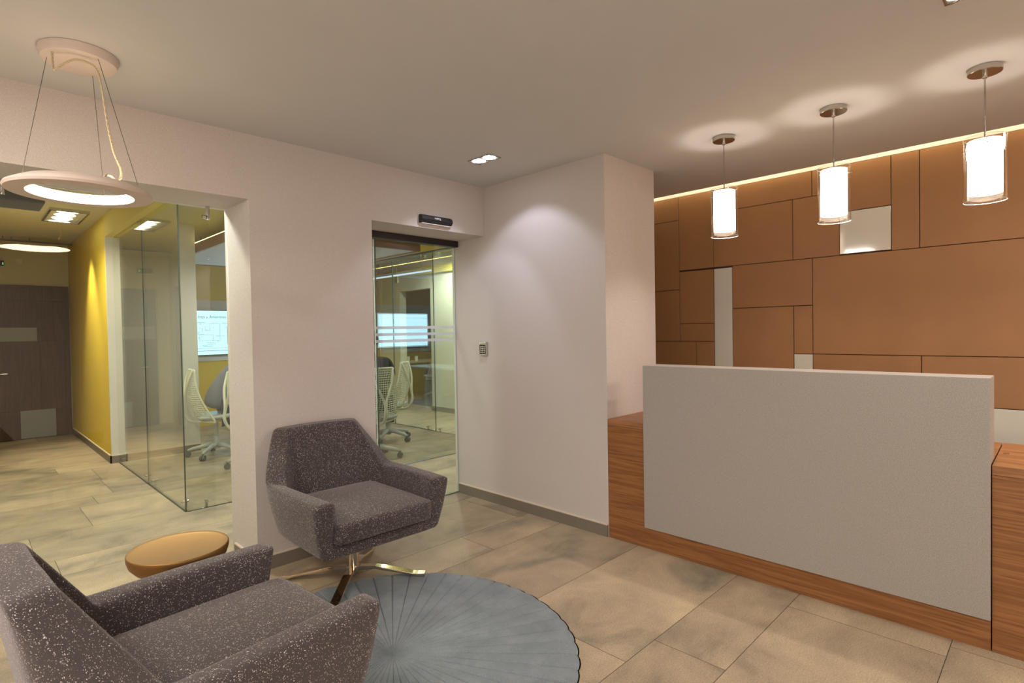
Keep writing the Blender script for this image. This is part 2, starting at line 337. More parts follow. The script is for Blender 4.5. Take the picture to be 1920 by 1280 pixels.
# floor: real tiles with joints
def make_floor():
    mb = MB(); bm = mb.bm; mb.box(XW0-.2, 7.6, YW0-.2, 11.6, -.05, -.0012)
    lay = bm.loops.layers.color.new('shade')
    widths = (.600, .605, .302)
    y = 2.748; rows = []; seq = [.307, .603, .607, .308, .593, .603, .302, .6, .6, .302, .6, .6]
    for wd in seq: rows.append((y-wd, y)); y -= wd
    y = 2.748; seq2 = [.6, .6, .3]*5
    for wd in seq2: rows.append((y, y+wd)); y += wd
    # cross joints (one known x per strip)
    known = {0: 2.266, 1: 1.74, 2: 1.845, 3: 2.06, 4: 2.74}
    rnd = random.Random(3); g = .0013
    for i, (a, b) in enumerate(rows):
        off = known.get(i, rnd.uniform(0, 1.2)); x = off - 1.2*6
        while x < 7.4:
            x0, x1 = max(x, XW0-.1), min(x+1.2, 7.5)
            if x1 > x0+.01:
                v = [bm.verts.new(p) for p in ((x0+g, a+g, 0), (x1-g, a+g, 0), (x1-g, b-g, 0), (x0+g, b-g, 0))]
                f = bm.faces.new(v); f.material_index = 1; c = (rnd.random(), rnd.random(), rnd.random(), 1)
                for l in f.loops: l[lay] = c
            x += 1.2
    me = bpy.data.meshes.new('floor')
    for f in bm.faces:
        if f.material_index == 1 and f.normal.z < 0: f.normal_flip()
    bm.to_mesh(me); bm.free(); me.materials.append(MT['grout']); me.materials.append(MT['tile'])
    o = bpy.data.objects.new('floor', me); COL.objects.link(o); o['kind'] = 'structure'; return o
make_floor()

# lobby ceiling (stops short of the panelled wall: lit cove above the gap)
c = MB(); c.box(XW0-.1, XP-.06, YW0-.1, YA, HC, HC+.16)
struct('ceiling', c, 'ceil')
c = MB(); c.box(XP-.06, XP+.25, YW0-.1, YA+.3, HC+.16, HC+.22)
struct('ceiling_cove', c, 'white')
c = MB(); c.box(XP-.12, XP-.075, YW0, YA, HC+.161, HC+.175)
# wall A with the wide glazed opening and the door opening
wa = MB()
wa.box(XL, XJ, YA, 3.575, 0, HH)
wa.box(XW0, XL, YA, 3.575, HO, HH); wa.box(XJ, 3.0, YA, 3.575, HD, HH)
wa.box(XW0-.1, -.35, YA, 3.575, 0, HO)
struct('wall_left', wa, 'wall')
# wall B and its pier beside the desk
wb = MB(); wb.box(XC, XE, YD, 3.575, 0, HC)
struct('wall_back', wb, 'wall')
sw = MB(); sw.box(XE, XP+.1, 3.3, 3.575, 0, HH); sw.box(XE, 5.66, 3.35, 3.575, 0, HH)
struct('wall_corridor', sw, 'white')
# walls behind the camera
rw = MB(); rw.box(XW0-.1, XW0, YW0-.1, 3.3, 0, HC); struct('wall_rear_left', rw, 'wall')
rw = MB(); rw.box(XW0-.1, XP+.2, YW0-.1, YW0, 0, HC); struct('wall_rear', rw, 'wall')

# baseboards of the lobby
def skirting(name, boxes, capboxes):
    m = MB(); [m.box(*b) for b in boxes]; o = struct(name, m, 'skirt')
    if capboxes:
        m = MB(); [m.box(*b) for b in capboxes]; k = build('cap_strip', m, 'skirtcap', o)
    return o
sk = .012
skirting('baseboard_back', [(XC-sk, XC, YD+.003, YG-.02, .0, .074)], [(XC-sk, XC, YD+.003, YG-.02, .074, .082)])
skirting('baseboard_left', [(XL, XJ, YA-sk, YA, 0, .074), (XL-sk, XL, YA-sk, 3.52, 0, .074)], [(XL, XJ, YA-sk, YA, .074, .082), (XL-sk, XL, YA-sk, 3.52, .074, .082)])

# ---- panelled wall behind the desk
pw = MB(); pw.box(XP+.018, XP+.2, YW0, 3.4, 0, HC+.2)
wall_r = struct('wall_right', pw, 'panelback')
wu = MB(); wu.box(XP, XP+.017, YW0, 3.3, 2.414, HC+.159); build('lit_white_band', wu, 'white', wall_r)
def pan(y0, y1, z0, z1, mat='panel', nm='cladding_panel', lab=None):
    g = .0022; m = MB(); m.box(XP-.0, XP+.017, y0+g, y1-g, z0+g, z1-g); o = build(nm, m, mat, wall_r, bevel=.0015, seg=1)
    if lab: o['label'] = lab
T = 2.414; H6 = 1.798; YL = 3.3; YR = YW0+.01
pan(2.291, YL, 2.219, T); pan(2.291, YL, 1.639, 2.219); pan(2.291, YL, 1.206, 1.639)
pan(1.992, 2.291, H6, T)
pan(1.993, 2.291, 1.354, 1.788); pan(1.993, 2.291, 1.206, 1.354); pan(2.149, YL, .816, 1.206); pan(1.993, 2.149, .816, 1.206)
pan(1.843, 1.991, .816, 1.788, 'backglass', 'glass_insert', 'tall narrow pale glass insert')
pan(1.268, 1.992, 2.233, T); pan(1.397, 1.992, H6, 2.233); pan(1.096, 1.397, H6, 2.233); pan(1.096, 1.268, 2.233, T)
pan(.798, 1.096, 2.092, T); pan(.798, 1.096, 1.804, 2.092, 'backglass', 'glass_insert', 'square pale glass insert')
pan(.648, .798, H6, T); pan(YR, .648, H6, T)
pan(1.268, 1.843, 1.465, H6); pan(1.394, 1.843, .816, 1.465); pan(1.268, 1.394, 1.117, 1.465)
pan(1.268, 1.394, .816, 1.117, 'backglass', 'glass_insert', 'small pale glass insert beside the top of the desk')
pan(-.62, 1.268, 1.118, H6); pan(YR, -.62, 1.118, H6)
pan(.640, 1.268, .816, 1.118); pan(YR, .640, .816, 1.118)
pan(-.9, .45, .0, .816, 'backglass', 'glass_insert', 'long low pale glass insert'); pan(YR, -.9, 0, .816); pan(.45, YL, 0, .816)
# cove LED strip lying on top of the ceiling slab edge
m = MB(); m.box(XP-.15, XP-.13, YW0+.05, YA-.02, HC+.162, HC+.172)
cove = build('cove_led_strip', m, 'cove'); tag(cove, 'warm LED strip hidden in the cove above the copper panels', 'led strip')
for k in range(5):
    light('cove_light', 'AREA', (XP-.05, -1.3+1.05*k, HC+.150), 3.6, (1, .84, .55), aim=(.35, 0, -1), size=.05, size_y=None).data.shape = 'RECTANGLE'
for o in [o for o in bpy.data.objects if o.name.startswith('cove_light')]:
    o.data.size = .04; o.data.size_y = 1.0
    o.rotation_euler = (0, math.radians(-14), 0)

# ---- glass front of the lobby
def pane(name, x0, x1, y0, y1, z0, z1, mat='pane', parent=None, edges=()):
    m = MB(); m.box(x0, x1, y0, y1, z0, z1); o = build(name, m, mat, parent)
    if parent is None: o['kind'] = 'structure'
    return o
win = pane('window_1', -.4, XL-.004, 3.524, 3.534, .004, HO-.002)
m = MB(); m.box(-.4, XL-.004, 3.522, 3.536, 0, .004); build('floor_channel', m, 'edge', win)
m = MB()
for x in (1.05, .172, .70):
    pass
def clamp(name, p, parent=None, h=.075):
    """short brushed-steel standoff clamp"""
    m = MB(); m.cyl(p, (p[0], p[1], p[2]-h), .011, 16); m.cyl((p[0]-.012, p[1]-.004, p[2]-h+.012), (p[0]-.03, p[1]-.004, p[2]-h+.012), .011, 12)
    m.cyl((p[0], p[1]-.018, p[2]-h+.014), (p[0], p[1]+.018, p[2]-h+.014), .007, 12)
    return build(name, m, 'steel', parent, smooth=1)
clamp('top_clamp', (1.05, 3.512, HO-.0), win); clamp('top_clamp', (.172, 3.512, HO-.0), win)
# door
m = MB(); m.box(XJ+.01, XC-.002, 3.49, 3.56, 2.005, HD-.001); door = struct('door_1', m, 'rail', bevel=.002)
pane('glass_leaf', 2.155, XC-.01, 3.541, 3.551, .006, 2.004, 'pane', door)
pane('side_pane', XJ+.004, 2.20, 3.522, 3.532, .006, 2.004, 'pane', door)
m = MB(); m.box(2.1535, 2.1548, 3.540, 3.552, .006, 2.0); m.box(XC-.0095, XC-.0085, 3.540, 3.552, .006, 2.0); build('pane_edge', m, 'edgelight', door)
m = MB(); m.box(XJ, XC, 3.535, 3.557, 0, .004); build('threshold', m, 'rail', door)
for z in (1.348, 1.298, 1.249):
    m = MB(); m.box(2.156, XC-.012, 3.5392, 3.5405, z, z+.021); build('frosted_strip', m, 'frostbar', door)
m = MB(); m.box(2.135, XC-.012, 3.535, 3.540, 0.0, .0)

# ---- hall and meeting room shell
h = MB(); h.box(-.35, .05, 3.575, 9.73, 0, HH); struct('wall_hall_left', h, 'white')
h = MB(); h.box(-.35, 1.13, 9.73, 9.9, 0, HH); struct('wall_hall_end', h, 'olive')
h = MB(); h.box(1.132, 1.30, 7.115, 9.9, 0, HH); struct('wall_hall_yellow', h, 'yellow')
h = MB(); h.box(1.133, 1.98, 7.10, 7.114, 0, HH); h.box(1.301, 1.98, 7.115, 7.45, 0, HH); struct('wall_meeting_side', h, 'white')
h = MB(); h.box(1.30, 4.6, 9.0, 9.15, 0, HH); struct('wall_meeting_end', h, 'yellow')
h = MB(); h.box(-.4, 5.66, 3.575, 9.9, HH, HH+.1); struct('ceiling_hall', h, 'olive')
skirting('baseboard_hall', [(1.12, 1.132, 7.088, 9.73, 0, .075), (1.12, 1.98, 7.088, 7.1, 0, .075), (.062, 1.12, 9.718, 9.73, 0, .0)], [(1.12, 1.132, 7.088, 9.73, .075, .083), (1.12, 1.98, 7.088, 7.1, .075, .083)])
# right side beyond the meeting room
h = MB(); h.box(5.66, 5.80, 3.35, 7.56, 0, HH); h.box(5.66, 5.80, 8.48, 9.12, 0, HH); h.box(5.66, 5.80, 7.56, 8.48, 2.062, HH)
struct('wall_office', h, 'white')
h = MB(); h.box(5.64, 5.80, 9.12, 9.34, 0, HH); h.box(4.6, 5.64, 9.34, 9.5, 0, HH); struct('wall_office_column', h, 'yellow')
skirting('baseboard_office', [(5.648, 5.66, 3.58, 7.56, 0, .08), (5.648, 5.66, 8.48, 9.12, 0, .08)], [(5.648, 5.66, 3.58, 7.56, .08, .088)])
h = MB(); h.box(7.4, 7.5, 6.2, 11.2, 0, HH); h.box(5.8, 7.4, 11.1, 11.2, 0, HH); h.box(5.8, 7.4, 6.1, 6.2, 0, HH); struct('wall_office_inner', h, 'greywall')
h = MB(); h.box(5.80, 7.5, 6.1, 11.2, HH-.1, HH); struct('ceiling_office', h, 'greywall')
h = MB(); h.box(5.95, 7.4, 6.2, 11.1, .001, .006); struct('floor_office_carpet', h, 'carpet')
light('office_light', 'AREA', (6.6, 8.6, 2.45), 18, (.85, .9, 1), size=.5)

# beams over the glass walls
h = MB(); h.box(1.13, 1.24, 4.66, 7.099, 2.372, HH-.001); struct('trim_1', h, 'beam')
h = MB(); h.box(4.46, 4.56, 4.66, 9.0, 2.40, HH-.001); struct('trim_2', h, 'beam')
h = MB(); h.box(4.475, 4.545, 4.66, 9.0, 2.385, 2.40); struct('trim_3', h, 'metal')
h = MB(); h.box(5.60, 5.66, 3.58, 9.12, 2.30, 2.42); struct('trim_4', h, 'beam')
h = MB(); h.box(1.24, 4.46, 4.66, 4.76, 2.372, HH-.001); struct('trim_5', h, 'beam')
# glass walls of the meeting room
g1 = pane('window_2', 1.195, 1.205, 4.69, 5.835, .004, 2.372, 'pane2')
g2 = pane('window_3', 1.195, 1.205, 5.845, 7.085, .004, 2.372, 'pane2')
g3 = pane('window_4', 1.195, 2.855, 4.678, 4.688, .004, 2.372, 'pane2'); g4 = pane('window_5', 2.865, 4.50, 4.678, 4.688, .004, 2.372, 'pane2')
g5 = pane('window_6', 4.495, 4.505, 4.69, 5.94, .004, 2.385, 'pane3'); g6 = pane('window_7', 4.495, 4.505, 5.955, 6.90, .004, 2.385, 'pane3'); g7 = pane('window_8', 4.495, 4.505, 6.915, 8.99, .004, 2.385, 'pane3')
for par, b in ((g1, (1.191, 1.1965, 4.675, 4.690)), (g1, (1.196, 1.204, 5.8352, 5.838)), (g2, (1.196, 1.204, 5.842, 5.8448)), (g5, (4.494, 4.507, 5.941, 5.944)), (g6, (4.494, 4.507, 6.901, 6.912)), (g4, (2.8605, 2.8645, 4.676, 4.690))):
    m = MB(); m.box(*b, .004, 2.37); build('pane_edge', m, 'edge', par)
m = MB(); m.box(1.19, 1.21, 4.69, 7.08, 0, .0035); build('floor_channel', m, 'edge', g1)
m = MB(); m.box(1.21, 4.50, 4.675, 4.691, 0, .0035); build('floor_channel', m, 'edge', g3)
m = MB(); m.box(4.49, 4.51, 4.69, 8.99, 0, .0035); build('floor_channel', m, 'edge', g5)
def foot(x, y, par, z=0, dx=0, dy=0):
    m = MB(); m.box(x-.008, x+.008, y-.008, y+.008, z, z+.06); m.cyl((x-.02*dx, y-.02*dy, z+.05), (x+.03*dx, y+.03*dy, z+.05), .009, 12)
    build('glass_clamp', m, 'steel', par, smooth=1)
for (x, y, par, dx, dy) in ((1.225, 4.80, g1, -1, 0), (1.34, 4.70, g3, 0, -1), (1.225, 5.72, g1, -1, 0), (1.225, 5.96, g2, -1, 0), (1.225, 6.98, g2, -1, 0), (2.92, 4.70, g4, 0, -1), (4.475, 6.08, g6, -1, 0), (4.475, 5.82, g5, -1, 0)):
    foot(x, y, par, 0, dx, dy)
for (x, y, par, dx, dy) in ((1.225, 5.72, g1, -1, 0), (1.225, 5.96, g2, -1, 0), (1.225, 6.98, g2, -1, 0), (4.475, 6.08, g6, -1, 0), (4.475, 5.82, g5, -1, 0)):
    foot(x, y, par, 2.31, dx, dy)

# dark panelled wall/door at the end of the hall
m = MB(); m.box(.24, 1.118, 9.70, 9.729, 0, 2.03); dd = struct('door_2', m, 'darkwood')
def dpan(x0, x1, z0, z1, mat='darkwood', nm='door_panel', lab=None):
    m = MB(); m.box(x0+.002, x1-.002, 9.686, 9.70, z0+.002, z1-.002); o = build(nm, m, mat, dd, bevel=.001, seg=1)
    if lab: o['label'] = lab
dpan(.26, 1.06, 1.82, 1.99); dpan(.26, .95, 1.475, 1.82); dpan(.95, 1.06, 1.60, 1.82); dpan(.95, 1.06, 1.29, 1.60)
dpan(.26, .777, 1.29, 1.475, 'greyglass', 'grey_insert', 'flat grey glass insert'); dpan(.777, .95, 1.29, 1.475)
dpan(.26, .80, .38, 1.29); dpan(.80, 1.06, .92, 1.29); dpan(.80, 1.06, .38, .92); dpan(.26, .58, .01, .38); dpan(.58, .945, .01, .38, 'greyglass', 'grey_insert', 'flat grey glass insert'); dpan(.945, 1.06, .01, .38)
m = MB(); m.cyl((.36, 9.66, .875), (.47, 9.66, .875), .011); m.cyl((.38, 9.66, .875), (.38, 9.69, .875), .008); build('door_handle', m, 'steel', dd, smooth=1)
m = MB(); m.box(.05, .075, 8.4, 9.35, 0, 2.05); d3 = struct('door_3', m, 'greyglass')

# wooden ceiling raft with LED glow over the table
r = thing('ceiling_raft', 'oak-sided ceiling raft with warm LED glow above the meeting table', 'ceiling panel', (2.97, 6.9, 2.29))
m = MB(); m.box(2.0, 3.97, 5.48, 5.51, 2.29, 2.40); m.box(2.0, 3.97, 8.37, 8.40, 2.29, 2.40); m.box(2.0, 2.03, 5.511, 8.369, 2.29, 2.40); m.box(3.94, 3.97, 5.511, 8.369, 2.29, 2.40); build('frame', m, 'cloud', r)
m = MB(); m.box(2.031, 3.939, 5.511, 8.369, 2.30, 2.315); build('underside', m, 'cloudunder', r)
m = MB(); m.box(2.0, 3.80, 5.481, 5.489, 2.401, 2.407); m.box(2.001, 2.009, 5.49, 8.39, 2.401, 2.407); m.box(3.961, 3.969, 5.49, 8.39, 2.401, 2.407); build('led_strip', m, 'led', r)
for x in (2.3, 3.6):
    for y in (5.9, 8.0):
        m = MB(); m.cyl((x, y, 2.31), (x, y, HH), .004, 8); build('hanger', m, 'wire', r)

# ================================================================ RECEPTION DESK
desk = thing('reception_desk', 'long walnut reception desk with a tall pale grey slab front', 'desk', (3.19, 1.1, 0))
m = MB(); m.box(XC, XC+.03, .2085, YD-.002, 0, .711); m.box(XC+.031, 3.47, YD-.03, YD-.002, .0, .711); m.box(XC+.031, 3.47, .2085, .235, 0, .711)
build('carcass', m, 'wood', desk, bevel=.001, seg=1)
m = MB(); m.prism([(XC, YD-.002), (3.478, YD-.002), (3.478, .2085), (XC, .2085)], 'z', .7125, .752); build('counter_top', m, 'woodtop', desk, bevel=.0012, seg=1)
m = MB(); m.prism([(2.877, .1327), (2.9035, .1327), (2.9035, .7535), (3.045, .7535), (3.045, 1.1005), (2.877, 1.1005)], 'y', .2075, 1.777)
o = build('front_slab', m, 'slab', desk, bevel=.0015, seg=2); o['label'] = 'tall pale grey quartz slab'
cab = thing('counter_cabinet', 'lower walnut counter cabinet at the right end of the reception desk', 'cabinet', (3.19, -.55, 0))
m = MB(); m.box(XC, 3.47, -1.3, .2045, 0, .711); build('carcass', m, 'wood', cab, bevel=.001, seg=1)
m = MB(); m.prism([(XC, .2045), (3.478, .2045), (3.478, -1.3), (XC, -1.3)], 'z', .7125, .752); build('counter_top', m, 'woodtop', cab, bevel=.0012, seg=1)
m = MB(); m.cyl((3.193, .178, .752), (3.193, .178, .7545), .011, 20); build('lock_cap', m, 'steel', cab, smooth=1)

# ================================================================ RUG
def make_rug():
    TS = [0, .045, .12, .25, .42, .6, .78, .90, .955]; N = 48; sub = len(TS); R0 = .755; C = (1.236, 1.951); mb = MB(); bm = mb.bm
    rr = [.012, .03, .06, .1, .15, .21, .28, .35, .42, .49, .56, .62, .67, .71, .74, .752, .757]
    ph = math.radians(-17.6); rings = []
    for r in rr:
        row = []
        for i in range(N*sub):
            t = TS[i % sub]; a = ph + 2*PI*((i//sub)+t)/N; lobe = abs(math.sin(PI*t))
            s = 1 + (.010*(lobe**.6) if r > .6 else 0)*((r-.6)/.15)
            hgt = .0008 + (.0075*(0 if t == 0 else 1) + .0030*lobe**.8 + .0016*t)*min(1, .25+r/.35)
            if r > .75: hgt = .001
            elif r > .74: hgt *= .75
            row.append(bm.verts.new((C[0]+r*s*math.cos(a), C[1]+r*s*math.sin(a), hgt+.0004)))
        rings.append(row)
    ctr = bm.verts.new((C[0], C[1], .007)); n = N*sub
    for i in range(n): bm.faces.new((ctr, rings[0][i], rings[0][(i+1) % n]))
    for A, B in zip(rings, rings[1:]):
        for i in range(n): bm.faces.new((A[i], B[i], B[(i+1) % n], A[(i+1) % n]))
    bm.faces.new([v for v in rings[-1]][::-1])
    o = build('round_rug', mb, 'rug', None); 
    for p in o.data.polygons: p.use_smooth = len(p.vertices) < 5
    return tag(o, 'round blue-grey rug with ribs radiating from its centre', 'rug')
make_rug()

# ================================================================ ARMCHAIRS
def shell_mesh():
    mb = MB(); bm = mb.bm
    # local frame: +x = forward, y = left, z up.  One loft station per column around the U.
    def st(wb, fb, wt, ft, zt, wi, fi, zi, wib, fib, zb=.262, bulge=.0):
        """outer bottom, outer mid, outer top, inner top, inner mid, inner bottom"""
        zm = zb + (zt-zb)*.5
        return [(fb, wb, zb), ((fb+ft)/2 + (bulge if 0 else 0), (wb+wt)/2 + bulge, zm), (ft, wt, zt), (fi, wi, zi), ((fi+fib)/2, (wi+wib)/2, (zi+.325)/2), (fib, wib, .322)]
    S = [
     st(.322, .325, .372, .370, .538, .272, .366, .540, .268, .322, bulge=.012),
     st(.326, .12, .384, .13, .537, .288, .12, .538, .275, .12, bulge=.016),
     st(.328, -.08, .384, -.08, .533, .292, -.06, .533, .272, -.05, bulge=.018),
     st(.318, -.21, .372, -.232, .537, .284, -.162, .520, .262, -.165, bulge=.018),
     st(.275, -.295, .316, -.338, .668, .244, -.250, .656, .225, -.215, bulge=.012),
     st(.225, -.33, .250, -.425, .787, .200, -.335, .787, .185, -.235),
     st(.11, -.335, .125, -.43, .793, .10, -.338, .793, .10, -.235),
    ]
    full = S + [[(a, 0, c) for (a, b, c) in st(0, -.335, 0, -.432, .795, 0, -.342, .795, 0, -.235)]] + [[(a, -b, c) for (a, b, c) in s] for s in S[::-1]]
    V = [[bm.verts.new(p) for p in s] for s in full]; n = len(V)
    for i in range(n-1):
        for j in range(5): bm.faces.new((V[i][j], V[i+1][j], V[i+1][j+1], V[i][j+1]))
    for col in (V[0], V[-1]): bm.faces.new((col[0], col[1], col[4], col[5])); bm.faces.new((col[1], col[2], col[3], col[4]))
    # underside: bridge left to right between outer bottoms, seat deck between inner bottoms
    h = n//2
    for i in range(h):
        a, b = V[i], V[i+1]; c, d = V[n-1-i], V[n-2-i]
        if i == h-1:
            bm.faces.new((a[0], b[0], c[0])); bm.faces.new((a[5], b[5], c[5]))
        else:
            bm.faces.new((a[0], b[0], d[0], c[0])); bm.faces.new((a[5], b[5], d[5], c[5]))
    a, c = V[0], V[-1]; bm.faces.new((a[0], a[5], c[5], c[0]))
    cl = bm.edges.layers.float.new('crease_edge'); bm.edges.ensure_lookup_table()
    def cr(u, v, val):
        e = bm.edges.get((u, v))
        if e: e[cl] = val
    for i in range(n-1):
        k_ = .38 if i < 3 or i > n-5 else .6
        cr(V[i][2], V[i+1][2], k_); cr(V[i][3], V[i+1][3], k_); cr(V[i][0], V[i+1][0], .72); cr(V[i][5], V[i+1][5], .8)
    for col in (V[0], V[-1]):
        for j in range(5): cr(col[j], col[j+1], .62)
        cr(col[5], col[0], .7)
    cr(V[0][0], V[-1][0], .8); cr(V[0][5], V[-1][5], .8)
    for i in (5, n-6):
        cr(V[i][2], V[i][3], .5); cr(V[i][1], V[i][2], .25)
    for i in (3, n-4):
        cr(V[i][2], V[i][3], .55); cr(V[i][3], V[i][4], .35); cr(V[i][1], V[i][2], .3)
    return mb
def cushion_mesh():
    mb = MB(); bm = mb.bm; nx, ny = 9, 9; top = []; bot = []
    for i in range(nx):
        u = i/(nx-1); row = []; rb = []
        x = -.235 + u*(.380+.235) - .0
        for j in range(ny):
            v = j/(ny-1)*2-1; wd = .250 + .018*min(1, u*1.3)
            dome = (1-abs(v)**3)*(1-abs(2*u-1)**4)
            z = .435 + .022*dome - .004*u
            row.append((x + .008*(1-v*v)*(u > .9), v*wd, z)); rb.append((x-.014*(u > .9), v*wd, .332))
        top.append(row); bot.append(rb)
    T_ = [[bm.verts.new(p) for p in r] for r in top]; B_ = [[bm.verts.new(p) for p in r] for r in bot]
    for G, fl in ((T_, 0), (B_, 1)):
        for i in range(nx-1):
            for j in range(ny-1):
                q = (G[i][j], G[i+1][j], G[i+1][j+1], G[i][j+1]); bm.faces.new(q if not fl else q[::-1])
    per = [(i, 0) for i in range(nx)] + [(nx-1, j) for j in range(1, ny)] + [(i, ny-1) for i in range(nx-2, -1, -1)] + [(0, j) for j in range(ny-2, 0, -1)]
    for a, b in zip(per, per[1:]+per[:1]): bm.faces.new((T_[a[0]][a[1]], T_[b[0]][b[1]], B_[b[0]][b[1]], B_[a[0]][a[1]]))
    cl = bm.edges.layers.float.new('crease_edge')
    for G in (T_, B_):
        for a, b in zip(per, per[1:]+per[:1]):
            e = bm.edges.get((G[a[0]][a[1]], G[b[0]][b[1]])); e[cl] = .45
    return mb
def make_armchair(label, loc, rz, baserot):
    t = thing('swivel_armchair', label, 'armchair', loc, rz, 'charcoal swivel armchairs', local=True)
    o = build('shell', shell_mesh(), 'fabric', t, smooth=2, subsurf=3)
    o = build('seat_cushion', cushion_mesh(), 'fabric', t, smooth=2, subsurf=2)
    m = MB(); m.cyl((0, 0, .055), (0, 0, .262), .026, 32); build('column', m, 'chrome', t, smooth=1)
    m = MB(); m.lathe([(0, .256), (.11, .256), (.11, .2615), (0, .2615)], n=32); build('swivel_plate', m, 'nickel', t, smooth=1)
    m = MB(); m.lathe([(0, .03), (.034, .03), (.036, .045), (.034, .062), (0, .062)], n=32); build('hub', m, 'chrome', t, smooth=1)
    for k in range(4):
        a = baserot + k*PI/2; d = Vector((math.cos(a), math.sin(a), 0)); n_ = Vector((-d.y, d.x, 0)); m = MB()
        prof = [(.028, .062, .040, .019), (.12, .062, .048, .021), (.155, .056, .040, .022), (.32, .022, .012, .023), (.345, .019, .003, .023), (.385, .019, .003, .023)]
        rows = []
        for (s_, zt, zb, hw) in prof:
            p = d*s_; rows.append([tuple(p+n_*hw+Vector((0, 0, zt))), tuple(p-n_*hw+Vector((0, 0, zt))), tuple(p-n_*hw+Vector((0, 0, zb))), tuple(p+n_*hw+Vector((0, 0, zb)))])
        G = m.grid(rows, close=True); m.bm.faces.new(G[0][::-1]); m.bm.faces.new(G[-1])
        build('leg', m, 'chrome', t, bevel=.002)
    return t
def A_(deg): return math.radians(deg)
make_armchair('charcoal flecked swivel armchair against the wall between glass front and door', (1.487, 2.715, .0105), A_(-91), A_(135-(-91)))
make_armchair('charcoal flecked armchair nearest the camera, its back cut by the frame', (.461, 1.742, .0105), A_(4), A_(40))

# ================================================================ SIDE TABLE
t = thing('side_table', 'small round brushed brass pedestal side table before the glass front', 'table', (.585, 2.40, 0))
m = MB(); m.lathe([(0, .508), (.150, .508), (.160, .511), (.168, .514), (.1705, .510), (.170, .495), (.163, .472), (.145, .450), (.11, .436), (.05, .428), (0, .428)], c=(.585, 2.40), n=96, z=.004)
build('tabletop', m, 'gold', t, smooth=2)
m = MB(); m.lathe([(0, .4205), (.055, .4205), (.045, .413), (.036, .402), (.040, .396), (.052, .390), (.054, .382), (.044, .374), (.046, .362), (.075, .34), (.098, .30), (.100, .25), (.082, .20), (.052, .165), (.045, .15), (.055, .135), (.070, .11), (.082, .06), (.088, .02), (.089, .0), (0, .0)], c=(.585, 2.40), n=72, z=.013)
build('pedestal', m, 'gold', t, smooth=2)

# ================================================================ RING PENDANT
RX, RY, RZ = .357, 2.66, 1.866
t = thing('ring_pendant', 'white ring pendant lamp with glowing inner rim hung on three wires', 'lamp', (RX, RY, HC))
m = MB(); m.lathe([(.166, .038), (.178, .043), (.205, .030), (.226, .018), (.230, .010), (.226, .001), (.166, .0)], c=(RX, RY), z=RZ, n=128, closed=True); build('ring_body', m, 'ring', t, smooth=1)
m = MB(); m.lathe([(.1655, .001), (.1655, .037), (.1635, .037), (.162, .004)], c=(RX, RY), z=RZ, n=128, closed=True); build('light_band', m, 'glow', t, smooth=1)
m = MB(); m.lathe([(0, HC-.001), (.127, HC-.001), (.128, HC-.010), (.120, HC-.034), (.114, HC-.037), (0, HC-.037)], c=(.371, 2.725), n=72); build('canopy', m, 'canopy', t, smooth=1)
for a, b in (((.274, 2.744), A_(150)), ((.416, 2.628), A_(-35)), ((.425, 2.813), A_(60))):
    m = MB(); m.cyl((a[0], a[1], HC-.037), (RX+.195*math.cos(b), RY+.195*math.sin(b), RZ+.043), .0011, 6); build('suspension_wire', m, 'wire', t)
pts = [(.284, 2.68, 2.389), (.284, 2.67, 2.335), (.287, 2.66, 2.318), (.315, 2.65, 2.347), (.345, 2.64, 2.367), (.38, 2.64, 2.370), (.41, 2.64, 2.353), (.425, 2.64, 2.295), (.439, 2.64, 2.166), (.452, 2.64, 2.08), (.461, 2.64, 2.037), (.479, 2.64, 1.985), (.478, 2.64, 1.950), (.456, 2.60, 1.927), (.433, 2.56, 1.932), (.412, 2.51, 1.922), (.402, 2.485, 1.908)]
def smooth_path(p, k=6):
    P_ = [Vector(a) for a in p]; out = []
    for i in range(len(P_)-1):
        a, b, c, d = P_[max(i-1, 0)], P_[i], P_[i+1], P_[min(i+2, len(P_)-1)]
        for j in range(k):
            s = j/k; out.append(.5*((2*b)+(c-a)*s+(2*a-5*b+4*c-d)*s*s+(-a+3*b-3*c+d)*s**3))
    return out + [P_[-1]]
def twisted(path, r, off, turns, n=6):
    P_ = smooth_path(path, 14); m = MB()
    for ph in (0, PI):
        q = []
        for i, p in enumerate(P_):
            tg = (P_[min(i+1, len(P_)-1)]-P_[max(i-1, 0)]).normalized(); a = tg.orthogonal().normalized() if i == 0 else (a_prev - tg*a_prev.dot(tg)).normalized()
            a_prev = a; b = tg.cross(a); th = ph+turns*2*PI*i/len(P_)
            q.append(p+(a*math.cos(th)+b*math.sin(th))*off)
        m.tube(q, r, n)
    return m
build('twisted_cable', twisted(pts, .0026, .0022, 40), 'cable', t, smooth=2)

